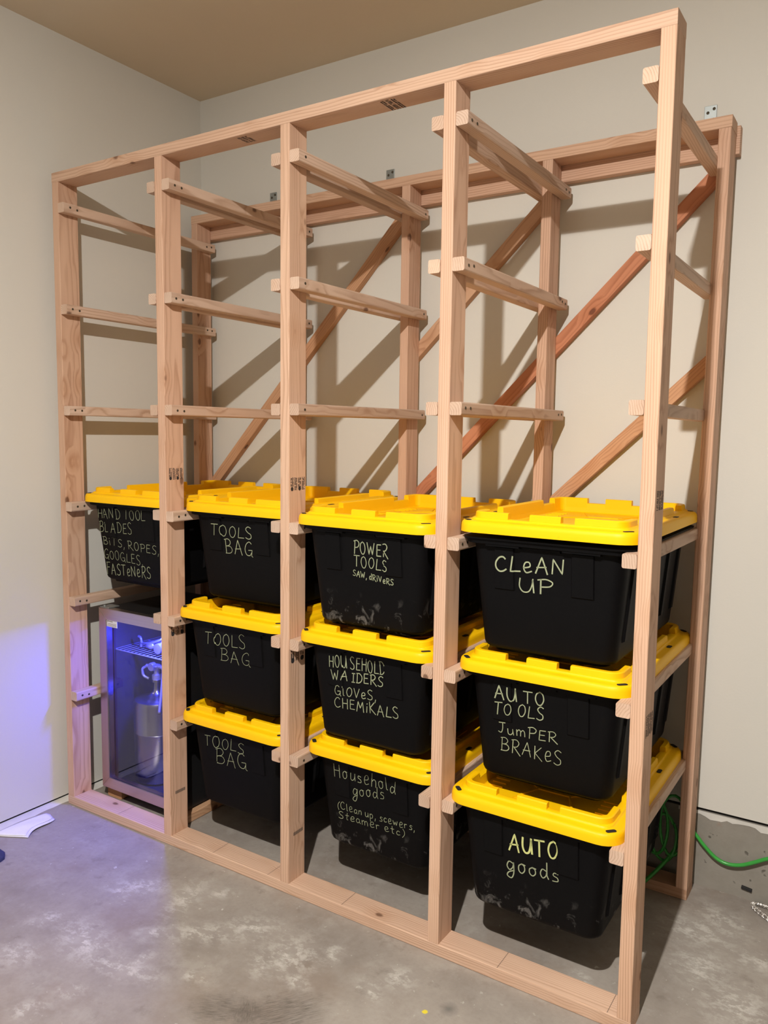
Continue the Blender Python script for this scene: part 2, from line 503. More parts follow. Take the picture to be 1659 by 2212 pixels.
# ------------------------------------------------------------------ the room
XW, YW, HC = -0.052, 0.858, 3.1625
XR, YF = 6.2, -4.8
STEM = 0.288
def slab(name, a, b, mat, parent=None, ch=0.0):
    mb = MB(); mb.box(a, b, ch)
    return mb.build(name, mat, parent)
floor = struct(slab('floor', (XW - 0.3, YF - 0.3, -0.12), (XR + 0.3, YW + 0.3, 0.0), 'floor'))
ceiling = struct(slab('ceiling', (XW - 0.3, YF - 0.3, HC), (XR + 0.3, YW + 0.3, HC + 0.12), 'ceil'))
wall_left = struct(slab('wall_left', (XW - 0.12, YF - 0.2, 0.016), (XW, YW + 0.1, HC), 'wall'))
wall_back = struct(slab('wall_back', (XW, YW, STEM), (XR, YW + 0.12, HC), 'wall'))
wall_right = struct(slab('wall_right', (XR, YF - 0.2, 0.0), (XR + 0.12, YW + 0.12, HC), 'wall_side'))
wall_front = struct(slab('wall_front', (XW, YF - 0.12, 0.0), (XR, YF, HC), 'wall_far'))
# exposed concrete footing of the back wall with the dark slit under the drywall
mb = MB(); mb.box((XW, YW + 0.004, 0.0), (XR, YW + 0.14, STEM - 0.012))
stem = struct(mb.build('baseboard_back', 'stem'))
mb = MB(); mb.box((XW, YW + 0.010, STEM - 0.013), (XR, YW + 0.11, STEM + 0.002))
mb.build('shadow_gap', 'gap', stem)
rg = random.Random(4)
mb = MB()
x = 0.0
tp = []; bt = []
xs = [2.30 + i * 0.018 for i in range(60)]
for i, xx in enumerate(xs):
    h = 0.010 + rg.random() * 0.016
    tp.append((xx, YW + 0.0025, STEM - 0.0125)); bt.append((xx, YW + 0.0025, STEM - 0.013 - h))
vv = tp + bt; nn = len(tp)
vv2 = [(a, YW + 0.0045, c) for a, _, c in vv]
mb.add(vv, [(i, i + nn, i + nn + 1, i + 1) for i in range(nn - 1)])
mb.add([vv[nn + i] for i in range(nn)] + [vv2[nn + i] for i in range(nn)], [(i, i + nn, i + nn + 1, i + 1) for i in range(nn - 1)])
mb.build('plaster_drip', 'white_drip', stem)
# left wall: dark slit and thin white spill along the floor
mb = MB(); mb.box((XW - 0.11, YF, 0.0), (XW - 0.006, YW, 0.017))
left_foot = struct(mb.build('baseboard_left', 'gap'))
mb = MB()
a = []; b = []
for i in range(90):
    yy = YW - 0.02 - i * 0.03
    a.append((XW - 0.006, yy, 0.007)); b.append((XW + 0.036 + rg.uniform(-0.004, 0.004), yy, 0.0015))
mb.add(a + b, [(i, i + 1, i + 91, i + 90) for i in range(89)])
c0 = [(p[0], p[1], 0.0002) for p in b]
mb.add(b + c0, [(i, i + 1, i + 91, i + 90) for i in range(89)])
mb.build('plaster_spill', 'white_drip', left_foot)

# ------------------------------------------------------------------ the rack
S, T = 0.038, 0.089
W, H, D = 2.380, 2.592, 0.7336
XF = [0.0, 0.5885, 1.1705, 1.7583, 2.342]
XB = [0.0075, 0.590, 1.173, 1.7562, 2.340]
rack = thing('storage_rack', 'tall open storage rack of raw fir lumber with four bays against the wall', 'rack')
rk = random.Random(11)
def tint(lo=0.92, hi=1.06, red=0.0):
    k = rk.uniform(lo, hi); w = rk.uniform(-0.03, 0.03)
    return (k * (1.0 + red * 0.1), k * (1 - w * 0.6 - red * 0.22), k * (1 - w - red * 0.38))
def child_of(o, parent):
    o.parent = parent
    o.matrix_parent_inverse = parent.matrix_basis.inverted()
    return o
# front and back frames
def plate(name, y, z, x0, x1, tn):
    return board(name, (x0, y + T / 2, z + S / 2), (x1, y + T / 2, z + S / 2), T, S, rack, side=(0, 1, 0), tint=tn)
ftop = plate('top_plate', 0.0, H - S, 0.0, W, (1.0, 0.96, 0.93))
fbot = plate('bottom_plate', 0.0, 0.0, 0.0, W, (1.0, 0.97, 0.95))
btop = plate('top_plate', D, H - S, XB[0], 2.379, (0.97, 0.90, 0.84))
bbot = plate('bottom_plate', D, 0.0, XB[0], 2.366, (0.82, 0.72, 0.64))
studs_f = []; studs_b = []
ft = [(1.0, 0.93, 0.88), (1.03, 0.95, 0.91), (1.02, 0.97, 0.93), (1.03, 0.97, 0.93), (1.02, 0.94, 0.88)]
for i, x in enumerate(XF):
    studs_f.append(board('stud', (x + S / 2, T / 2, S), (x + S / 2, T / 2, H - S), S, T, rack, tint=ft[i]))
for i, x in enumerate(XB):
    dx = -0.012 if i == 4 else 0.0
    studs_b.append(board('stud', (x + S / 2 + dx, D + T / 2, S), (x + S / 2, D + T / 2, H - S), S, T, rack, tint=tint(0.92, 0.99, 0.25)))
# ledger board screwed to the wall behind the back frame
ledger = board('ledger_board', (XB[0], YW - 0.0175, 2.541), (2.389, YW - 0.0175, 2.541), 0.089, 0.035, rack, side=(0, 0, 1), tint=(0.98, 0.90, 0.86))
# diagonal braces in the gap between the back studs and the wall
def brace(xa, za, xb, zb, tn):
    return board('diagonal_brace', (xa, YW - 0.018, za), (xb, YW - 0.018, zb), 0.034, 0.047, rack, side=(0, 1, 0), tint=tn, ch=0.002)
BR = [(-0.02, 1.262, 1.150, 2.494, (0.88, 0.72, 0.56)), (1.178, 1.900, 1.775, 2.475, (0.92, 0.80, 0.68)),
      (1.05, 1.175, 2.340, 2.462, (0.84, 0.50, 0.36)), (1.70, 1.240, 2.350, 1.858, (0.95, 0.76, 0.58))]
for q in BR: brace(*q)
# support rails
RZ = [0.461, 0.862, 1.2545, 1.643, 2.043, 2.434]
screw_me = None
def screw_mesh():
    mb = MB()
    mb.lathe([(0.0045, 0.0), (0.0045, 0.0012), (0.0036, 0.0018), (0.0016, 0.0010)], axis='x', n=10)
    me = bpy.data.meshes.new('screw'); me.from_pydata(mb.v, [], mb.f); me.update(); me.materials.append(M['screw'])
    return me
screw_me = screw_mesh()
def rail_tint():
    k = rk.uniform(0.90, 1.06); w = rk.uniform(0.0, 0.12)
    return (k * 0.97, k * (0.97 + w * 0.5), k * (0.97 + w))
def rail(x0, lev, yb, sc, dz=0.0, tn=None):
    z = RZ[lev] + dz + 0.019
    o = board('support_rail', (x0 + 0.019, 0.0005 + rk.uniform(-0.003, 0.004), z), (x0 + 0.019, yb, z + rk.uniform(-0.003, 0.003)), 0.0378, 0.0378, rack, side=(1, 0, 0),
              tint=tn or rail_tint(), ch=0.0045)
    for y in sc:
        s = bpy.data.objects.new('screw', screw_me); COL.objects.link(s)
        s.location = (x0 + 0.0374, y, z + rk.uniform(-0.003, 0.003))
        child_of(s, o)
    return o
for i, x in enumerate(XF):
    for lev in range(6):
        if i < 4:
            sc = (0.026, 0.058, D + 0.032, D + 0.062) if i != 2 else (0.034, D + 0.062)
            rail(x + S + 0.0005, lev, 0.8175 if i else 0.820, sc)
        if i > 0 and not (i == 1 and lev == 0):
            rail(x - S - 0.0005, lev, 0.815, ())
# galvanised angle brackets on the wall above the back plate
for k, (bx, bh) in enumerate([(0.409, 0.080), (1.040, 0.080), (2.288, 0.083)]):
    mb = MB()
    mb.box((bx - 0.0195, YW - 0.0035, H - 0.001), (bx + 0.0195, YW - 0.0005, H + bh), 0.0008)
    mb.box((bx - 0.0195, YW - 0.070, H + 0.0003), (bx + 0.0195, YW - 0.0005, H + 0.0033), 0.0008)
    br = mb.build('angle_bracket', 'zinc', rack)
    br['label'] = 'galvanised steel angle bracket'
    for (dx, dz) in ((-0.008, bh - 0.022), (0.011, bh - 0.012), (0.010, bh - 0.045)):
        m2 = MB(); m2.lathe([(0.0050, 0.0), (0.0048, -0.0016), (0.0030, -0.0022), (0.0012, -0.0010)], axis='y', n=12)
        m2.build('screw', 'screw', br, loc=(bx + dx, YW - 0.0034, H + dz))
# ink stamps on the lumber
def stamp_cols(name, parent, origin, du, dv, w, h, cols, seed, mat='ink', logo=True):
    """small illegible print: columns of tiny bars on a face spanned by du, dv"""
    r = random.Random(seed)
    o3 = Vector(origin); du = Vector(du); dv = Vector(dv); n = du.cross(dv).normalized()
    mb = MB()
    def q(u0, v0, u1, v1):
        pts = [o3 + du * a + dv * b for a, b in ((u0, v0), (u1, v0), (u1, v1), (u0, v1))]
        mb.add(pts, [(0, 1, 2, 3)])
    cw = w / cols
    for c in range(cols):
        u = c * cw + cw * 0.1
        lines = 2 if c % 2 == 0 else 3
        lw = cw * 0.8 / lines
        for ln in range(lines):
            v = h * (0.22 if (logo and c % 2 == 0) else 0.0)
            while v < h * 0.97:
                dl = r.uniform(0.0016, 0.0040)
                if r.random() < 0.86:
                    q(u + ln * lw + lw * r.uniform(0, 0.15), v, u + ln * lw + lw * r.uniform(0.60, 0.85), min(v + dl * 0.72, h))
                v += dl
        if logo and c % 2 == 0:
            cc = o3 + du * (u + cw * 0.4) + dv * (h * 0.10)
            pts = [cc + (du * math.cos(a) + dv * math.sin(a)) * (cw * 0.36) for a in [2 * math.pi * k / 10 for k in range(10)]]
            mb.add(pts, [tuple(range(10))])
    o = mb.build(name, mat)
    child_of(o, parent)
    return o
e = 0.0006
Yv, Zv, Xv = (0, 1, 0), (0, 0, 1), (1, 0, 0)
stamp_cols('ink_stamp', studs_f[1], (XF[1] + S + e, 0.014, 1.408), Yv, Zv, 0.070, 0.042, 4, 1)
stamp_cols('ink_stamp', studs_f[2], (XF[2] + S + e, 0.006, 1.398), Yv, Zv, 0.078, 0.042, 4, 2)
stamp_cols('ink_stamp', studs_f[1], (XF[1] + S + e, 0.012, 0.822), Yv, Zv, 0.070, 0.036, 3, 3)
stamp_cols('ink_stamp', studs_f[2], (XF[2] + S + e, 0.008, 0.818), Yv, Zv, 0.075, 0.040, 3, 4)
stamp_cols('ink_stamp', studs_f[4], (XF[4] + S + e, 0.012, 1.405), Yv, Zv, 0.070, 0.050, 3, 5, logo=False)
stamp_cols('ink_stamp', studs_f[4], (XF[4] + S + e, 0.012, 0.815), Yv, Zv, 0.070, 0.060, 4, 6, logo=False)
stamp_cols('ink_stamp', ftop, (0.972, 0.065, H - S - e), Xv, (0, -1, 0), 0.045, 0.052, 3, 8, logo=False)
stamp_cols('ink_stamp', ftop, (1.535, 0.085, H - S - e), Xv, (0, -1, 0), 0.055, 0.074, 3, 9, logo=False)
for i, (ya, yb, z0) in ((1, (0.026, 0.076, 0.196)), (2, (0.026, 0.078, 0.200))):
    mb = MB()
    for k in range(9):
        y0 = ya + (yb - ya) * k / 9
        mb.add([(XF[i] + S + e, y0, z0), (XF[i] + S + e, y0 + 0.0046, z0), (XF[i] + S + e, y0 + 0.0046, z0 + 0.012), (XF[i] + S + e, y0, z0 + 0.012)], [(0, 1, 2, 3)])
    child_of(mb.build('ink_mark', 'ink_grey'), studs_f[i])
# pencil lines across the bottom plate
for x in (0.315, 0.845, 1.11, 1.43, 1.99, 2.315):
    mb = MB(); mb.add([(x, 0.003, S + 0.0006), (x + 0.0014, 0.003, S + 0.0006), (x + 0.0014, 0.086, S + 0.0006), (x, 0.086, S + 0.0006)], [(0, 1, 2, 3)])
    child_of(mb.build('pencil_line', 'ink_grey'), fbot)

# ------------------------------------------------------------------ handwriting
G = {
 'A': (.62, [[(0, 0), (.16, .5), (.32, 1), (.46, .5), (.60, -.04)], [(.06, .36), (.54, .40)]]),
 'B': (.55, [[(.04, .0), (.06, 1)], ['c', (-.04, .96), (.28, 1.02), (.46, .82), (.34, .58), (.08, .50)], ['c', (.08, .50), (.42, .48), (.55, .24), (.38, .02), (-.02, -.02)]]),
 'C': (.58, [['c', (.54, .86), (.42, 1.0), (.22, .94), (.04, .62), (.04, .26), (.20, .02), (.40, .02), (.58, .16)]]),
 'D': (.55, [[(.06, 0), (.06, 1)], ['c', (-.02, .98), (.30, .98), (.54, .66), (.50, .26), (.28, .02), (-.02, .0)]]),
 'E': (.48, [[(.46, .98), (.06, .96), (.04, 0), (.48, .02)], [(.05, .52), (.40, .54)]]),
 'F': (.48, [[(.06, -.10), (.06, 1)], [(-.02, .98), (.50, 1.0)], [(.06, .54), (.40, .56)]]),
 'G': (.62, [['c', (.54, .88), (.36, 1.02), (.12, .82), (.02, .42), (.16, .06), (.42, .02), (.56, .24)], [(.30, .40), (.60, .42), (.56, .0), (.66, -.08)]]),
 'H': (.56, [[(.04, 1), (.04, 0)], [(.52, 1), (.52, 0)], [(.04, .52), (.52, .54)]]),
 'I': (.30, [[(.15, 0), (.15, 1)], [(.0, 1), (.30, 1)], [(.0, 0), (.30, 0)]]),
 'J': (.48, [[(.06, 1), (.50, 1.02)], ['c', (.32, 1), (.32, .4), (.22, .04), (.02, .12)]]),
 'K': (.55, [[(.06, 0), (.06, 1)], [(.50, .98), (.08, .46), (.58, -.06)]]),
 'L': (.46, [[(.12, 1), (.02, .02), (.50, .04)]]),
 'M': (.70, [[(0, 0), (.12, 1), (.34, .36), (.56, 1), (.68, 0)]]),
 'N': (.60, [[(.02, 0), (.06, 1), (.52, .02), (.56, 1)]]),
 'O': (.56, [['c', (.30, .98), (.10, .82), (.02, .42), (.16, .04), (.38, .04), (.54, .42), (.48, .84), (.28, 1.0)]]),
 'P': (.52, [[(.08, -.06), (.10, 1)], ['c', (-.02, .94), (.30, 1.02), (.54, .82), (.44, .52), (.10, .44)]]),
 'R': (.56, [[(.06, 0), (.08, 1)], ['c', (-.02, .96), (.32, 1.02), (.50, .80), (.36, .52), (.08, .46)], [(.16, .46), (.62, -.10)]]),
 'S': (.50, [['c', (.48, .92), (.26, 1.02), (.06, .80), (.20, .54), (.44, .36), (.44, .08), (.22, -.04), (.0, .06)]]),
 'T': (.56, [[(0, .98), (.58, 1.0)], [(.28, 1), (.26, 0)]]),
 'U': (.56, [['c', (.04, 1), (.02, .40), (.16, .02), (.38, .06), (.50, .50), (.54, 1)], [(.53, .9), (.58, 0)]]),
 'V': (.56, [[(0, 1), (.26, 0), (.54, 1)]]),
 'W': (.76, [[(0, 1), (.18, 0), (.38, .72), (.54, .0), (.76, 1)]]),
 'a': (.42, [['c', (.40, .52), (.18, .58), (.04, .26), (.16, .02), (.36, .22), (.40, .54)], ['c', (.40, .54), (.38, .14), (.48, .0)]]),
 'c': (.38, [['c', (.36, .50), (.18, .58), (.04, .30), (.14, .02), (.38, .10)]]),
 'd': (.46, [['c', (.38, .46), (.16, .56), (.04, .26), (.16, .0), (.34, .16), (.40, .46)], [(.42, 1.02), (.40, .2), (.48, -.02)]]),
 'e': (.44, [['c', (.04, .30), (.36, .40), (.34, .66), (.14, .64), (.04, .30), (.16, .0), (.44, .10)]]),
 'g': (.46, [['c', (.40, .50), (.16, .60), (.04, .30), (.18, .06), (.36, .24), (.42, .54)], ['c', (.42, .56), (.42, -.1), (.28, -.46), (.04, -.34), (.14, -.1), (.46, .06)]]),
 'h': (.44, [[(.06, 1), (.04, 0)], ['c', (.05, .36), (.22, .56), (.38, .44), (.40, .0)]]),
 'i': (.16, [[(.08, .58), (.08, 0)], [(.06, .80), (.10, .86)]]),
 'l': (.20, [[(.06, 1.0), (.08, .06), (.18, .02)]]),
 'm': (.64, [[(.02, .56), (.04, 0)], ['c', (.04, .36), (.18, .58), (.30, .42), (.30, 0)], ['c', (.31, .36), (.46, .58), (.58, .42), (.60, 0)]]),
 'n': (.42, [[(.04, .56), (.04, 0)], ['c', (.04, .36), (.22, .56), (.36, .42), (.38, 0)]]),
 'o': (.42, [['c', (.24, .58), (.06, .44), (.06, .14), (.22, .0), (.38, .18), (.36, .46), (.20, .58), (.42, .52)]]),
 'p': (.44, [[(.06, .58), (.04, -.42)], ['c', (.06, .40), (.24, .60), (.40, .40), (.30, .06), (.06, .06)]]),
 'r': (.40, [[(.04, .58), (.06, 0)], ['c', (.06, .36), (.18, .56), (.34, .54)]]),
 's': (.38, [['c', (.36, .52), (.16, .58), (.10, .40), (.32, .26), (.32, .04), (.04, .02)]]),
 't': (.34, [[(.16, .96), (.16, .08), (.30, .02)], [(.0, .60), (.34, .62)]]),
 'u': (.44, [['c', (.04, .56), (.06, .10), (.22, .0), (.38, .22), (.40, .56)], [(.40, .5), (.44, 0)]]),
 'v': (.40, [[(0, .56), (.18, 0), (.38, .56)]]),
 'w': (.58, [[(0, .56), (.14, 0), (.28, .44), (.42, 0), (.56, .56)]]),
 ',': (.14, [[(.10, .08), (.02, -.26)]]),
 '(': (.26, [['c', (.24, 1.0), (.06, .66), (.04, .26), (.20, -.16)]]),
 ')': (.26, [['c', (.02, 1.0), (.20, .66), (.22, .26), (.04, -.16)]]),
 ' ': (.28, []),
}
FACE_Y0, FACE_K, TOTE_H = 0.034, 0.09, 0.335
PADS = ((-0.150, -0.086, 0.189), (0.077, 0.144, 0.190))
def face_pt(u, v, off=0.0011):
    for (xa, xb, z0) in PADS:
        if xa < u < xb and v > z0: off += 0.0046
    return Vector((u, FACE_Y0 + (TOTE_H - v) * FACE_K - off, v))
def ribbon(mb, pts, w):
    """flat stroke on the front face of a tote, round ends"""
    P = [Vector((p[0], p[1], 0)) for p in pts]
    Q = [P[0]]
    for p in P[1:]:
        if (p - Q[-1]).length > 1e-5: Q.append(p)
    if len(Q) < 2: return
    L = []; R = []
    for i, p in enumerate(Q):
        d = (Q[min(i + 1, len(Q) - 1)] - Q[max(i - 1, 0)])
        if d.length < 1e-9: d = Q[-1] - Q[0]
        d.normalize()
        n = Vector((-d.y, d.x, 0)) * (w / 2)
        if i == 0: p = p - d * w * 0.25
        if i == len(Q) - 1: p = p + d * w * 0.25
        L.append(p + n); R.append(p - n)
    n = len(Q)
    v = [face_pt(p.x, p.y) for p in L] + [face_pt(p.x, p.y) for p in R]
    mb.add(v, [(i, i + n, i + n + 1, i + 1) for i in range(n - 1)])
def write(text, s, e, h, w, seed):
    mbs = [MB()]
    r = random.Random(seed)
    adv = [G[c][0] + (0.20 if c != ' ' else 0.0) for c in text]
    tot = sum(adv) - 0.20
    s = Vector((s[0], s[1], 0)); ev = Vector((e[0], e[1], 0)); d = ev - s
    x = 0.0
    for c, a in zip(text, adv):
        sc = r.uniform(0.92, 1.08); dy = r.uniform(-0.05, 0.05); sl = r.uniform(-0.06, 0.10)
        for st in G[c][1]:
            cur = st[0] == 'c'
            pts = st[1:] if cur else st
            raw = []
            for (px, py) in pts:
                yy = (py * sc + dy) * h
                base = s + d * ((x + px + sl * py) / tot)
                raw.append((base.x, base.y + yy, 0))
            if cur: raw = [tuple(q) for q in catmull(raw, 6)]
            fine_ = [raw[0]]
            for q in raw[1:]:
                L0 = (Vector(q) - Vector(fine_[-1])).length; k0 = max(1, int(L0 / 0.0035)); a0 = Vector(fine_[-1])
                for j0 in range(1, k0 + 1): fine_.append(tuple(a0.lerp(Vector(q), j0 / k0)))
            raw = fine_
            ribbon(mbs[-1], raw, 0.84 * w * r.uniform(0.85, 1.15))
        if c == ' ': mbs.append(MB())
        x += a
    return mbs
WORDS = [
('hand', 'HAND TOOL', (-0.1905, 0.2676), (0.0982, 0.2749), 0.0383, 0.0022) ,
('hand', 'BL ADES', (-0.1883, 0.2116), (0.0083, 0.2147), 0.0427, 0.0022) ,
('hand', 'BiTS, ROPES,', (-0.1713, 0.159), (0.1576, 0.1433), 0.0327, 0.002) ,
('hand', 'GOOGLES,', (-0.1758, 0.0996), (0.058, 0.091), 0.0371, 0.002) ,
('hand', 'FASTeNeRS', (-0.1675, 0.035), (0.0982, 0.0411), 0.0435, 0.0028) ,
('t1', 'TOOLS', (-0.1355, 0.2499), (0.0601, 0.2465), 0.0396, 0.003) ,
('t1', 'BAG', (-0.07, 0.1843), (0.0582, 0.1852), 0.05, 0.003) ,
('t2', 'TOOLS', (-0.1351, 0.2398), (0.0613, 0.2479), 0.0473, 0.0023) ,
('t2', 'BAG', (-0.0638, 0.185), (0.0781, 0.1843), 0.049, 0.0022) ,
('t3', 'TOOLS', (-0.1514, 0.2445), (0.043, 0.2526), 0.0429, 0.0023) ,
('t3', 'BAG', (-0.0964, 0.1849), (0.0523, 0.1913), 0.0552, 0.0024) ,
('power', 'POWER', (-0.0373, 0.2549), (0.0922, 0.2518), 0.039, 0.0035) ,
('power', 'TOOLS', (-0.0385, 0.2105), (0.0876, 0.2063), 0.0359, 0.003) ,
('power', 'SAW, dRiVeRS', (-0.0441, 0.1797), (0.1074, 0.1638), 0.0193, 0.0027) ,
('hh', 'HOU SEHOLD', (-0.1385, 0.2571), (0.0775, 0.2647), 0.039, 0.0034) ,
('hh', 'WA IDERS', (-0.1305, 0.2137), (0.0682, 0.2248), 0.032, 0.0034) ,
('hh', 'GlOVeS,', (-0.1246, 0.1596), (0.0402, 0.1714), 0.0321, 0.003) ,
('hh', 'CHEMiKALS', (-0.127, 0.1179), (0.123, 0.1265), 0.0355, 0.0032) ,
('hg', 'Household', (-0.1483, 0.2605), (0.0963, 0.2628), 0.0448, 0.0022) ,
('hg', 'goods', (-0.0778, 0.2077), (0.0492, 0.2267), 0.040, 0.0022) ,
('hg', '(Clean up, scewers,', (-0.1445, 0.1408), (0.1635, 0.1472), 0.0266, 0.002) ,
('hg', 'Steamer etc)', (-0.1411, 0.1062), (0.1244, 0.1148), 0.0267, 0.002) ,
('clean', 'CLeAN', (-0.1436, 0.2471), (0.0577, 0.2564), 0.0421, 0.0048) ,
('clean', 'UP', (-0.0738, 0.1966), (0.0243, 0.1987), 0.0417, 0.0048) ,
('at', 'AU TO', (-0.1396, 0.258), (0.0107, 0.2624), 0.0374, 0.0042) ,
('at', 'TO OLS', (-0.1426, 0.2096), (0.0084, 0.2198), 0.0353, 0.0036) ,
('at', 'JumPER', (-0.1321, 0.1514), (0.0479, 0.1596), 0.0313, 0.003) ,
('at', 'BRAKeS', (-0.123, 0.098), (0.0615, 0.0952), 0.0428, 0.0028) ,
('ag', 'AUTO', (-0.0677, 0.219), (0.0801, 0.2345), 0.0492, 0.0068) ,
('ag', 'goods', (-0.0765, 0.1499), (0.084, 0.1667), 0.048, 0.0036) ,
]

# ------------------------------------------------------------------ totes
LW, LD = 0.520, 0.772        # lid width, depth
def rrect(w, d, r, z, n=7, cy=LD / 2):
    """rounded rectangle ring, counter-clockwise, centred x=0, y=cy"""
    out = []
    for cx, cyy, a0 in ((w / 2 - r, d / 2 - r, 0), (-w / 2 + r, d / 2 - r, 90), (-w / 2 + r, -d / 2 + r, 180), (w / 2 - r, -d / 2 + r, 270)):
        for k in range(n):
            a = math.radians(a0 + 90 * k / (n - 1))
            out.append((cx + r * math.cos(a), cy + cyy + r * math.sin(a), z))
    return out
def ring_in(i, z):
    return rrect(LW - 2 * i, LD - 2 * i, max(0.060 - i, 0.010), z)
def lid_mesh():
    mb = MB()
    prof = [(0.006, 0.002), (0.0, 0.0), (-0.001, 0.0), (-0.0005, 0.018), (0.0015, 0.026), (0.005, 0.0305), (0.010, 0.0325), (0.0265, 0.0330), (0.0295, 0.0345), (0.032, 0.0385),
            (0.0355, 0.0400), (0.052, 0.0400), (0.055, 0.0385), (0.0585, 0.010), (0.0615, 0.0075), (0.075, 0.0070)]
    mb.rings([ring_in(i, z) for i, z in prof], cap0=False, cap1=True)
    mb.rings([ring_in(0.006, 0.002), ring_in(0.02, 0.006)], cap0=False, cap1=True)
    # raised tabs on the inner rim
    def path(i, pts_idx):
        return pts_idx
    def tab(pts, w=0.019, h=0.0188, z0=0.0385):
        P = [Vector((a, b, 0)) for a, b in pts]
        prof2 = [(-w / 2 - 0.0015, z0), (-w / 2, z0 + h - 0.003), (-w / 2 + 0.003, z0 + h), (w / 2 - 0.003, z0 + h), (w / 2, z0 + h - 0.003), (w / 2 + 0.0025, z0 - 0.026)]
        rings = []
        for i, p in enumerate(P):
            d = (P[min(i + 1, len(P) - 1)] - P[max(i - 1, 0)]).normalized()
            n = Vector((-d.y, d.x, 0))
            rings.append([(p.x + n.x * o, p.y + n.y * o, z) for o, z in prof2])
        mb.rings(rings)
    hw, y0, y1 = LW / 2 - 0.0455, 0.0455, LD - 0.0455
    def corner(sx, front, lx, ly):
        cr = 0.030
        yy = y0 if front else y1
        s = 1 if front else -1
        pts = [(sx * (hw - lx), yy)]
        for k in range(7):
            a = math.radians(90 * k / 6)
            pts.append((sx * (hw - cr + cr * math.sin(a)), yy + s * (cr - cr * math.cos(a))))
        pts.append((sx * hw, yy + s * ly))
        if (sx > 0) != front: pts = pts[::-1]
        return pts
    # path direction keeps the inner side on the left of travel
    tab(corner(-1, True, 0.105, 0.075)); tab(corner(1, True, 0.130, 0.085))
    tab(corner(-1, False, 0.105, 0.075)); tab(corner(1, False, 0.105, 0.075))
    tab([(-0.045, y0), (0.045, y0)]); tab([(0.045, y1), (-0.045, y1)])
    tab([(-hw, 0.545), (-hw, 0.215)]); tab([(hw, 0.215), (hw, 0.545)])
    # embossed lines on the sunken panel
    def rib(a, b, w=0.006):
        a = Vector((a[0], a[1], 0)); b = Vector((b[0], b[1], 0)); d = (b - a).normalized(); n = Vector((-d.y, d.x, 0)) * w / 2
        v = [a + n, a - n, b - n, b + n]
        mb.add([(p.x, p.y, 0.0066) for p in v] + [(p.x * 1 , p.y, 0.0105) for p in v], [(4, 5, 6, 7), (0, 1, 5, 4), (1, 2, 6, 5), (2, 3, 7, 6), (3, 0, 4, 7)])
    cx0, cy0 = 0.13, 0.215
    rib((-cx0, 0.30), (-0.05, cy0)); rib((-0.05, cy0), (0.05, cy0)); rib((0.05, cy0), (cx0, 0.30)); rib((cx0, 0.30), (cx0, 0.472))
    rib((cx0, 0.472), (0.05, 0.557)); rib((0.05, 0.557), (-0.05, 0.557)); rib((-0.05, 0.557), (-cx0, 0.472)); rib((-cx0, 0.472), (-cx0, 0.30))
    for (sx) in (-1, 1):
        rib((sx * 0.05, 0.215), (sx * 0.10, 0.10)); rib((sx * 0.05, 0.557), (sx * 0.10, 0.672)); rib((sx * cx0, 0.386), (sx * 0.185, 0.386))
        for k in range(4):
            rib((sx * 0.145, 0.16 + k * 0.028), (sx * 0.19, 0.16 + k * 0.028), 0.004)
            rib((sx * 0.145, 0.53 + k * 0.028), (sx * 0.19, 0.53 + k * 0.028), 0.004)
    return mb
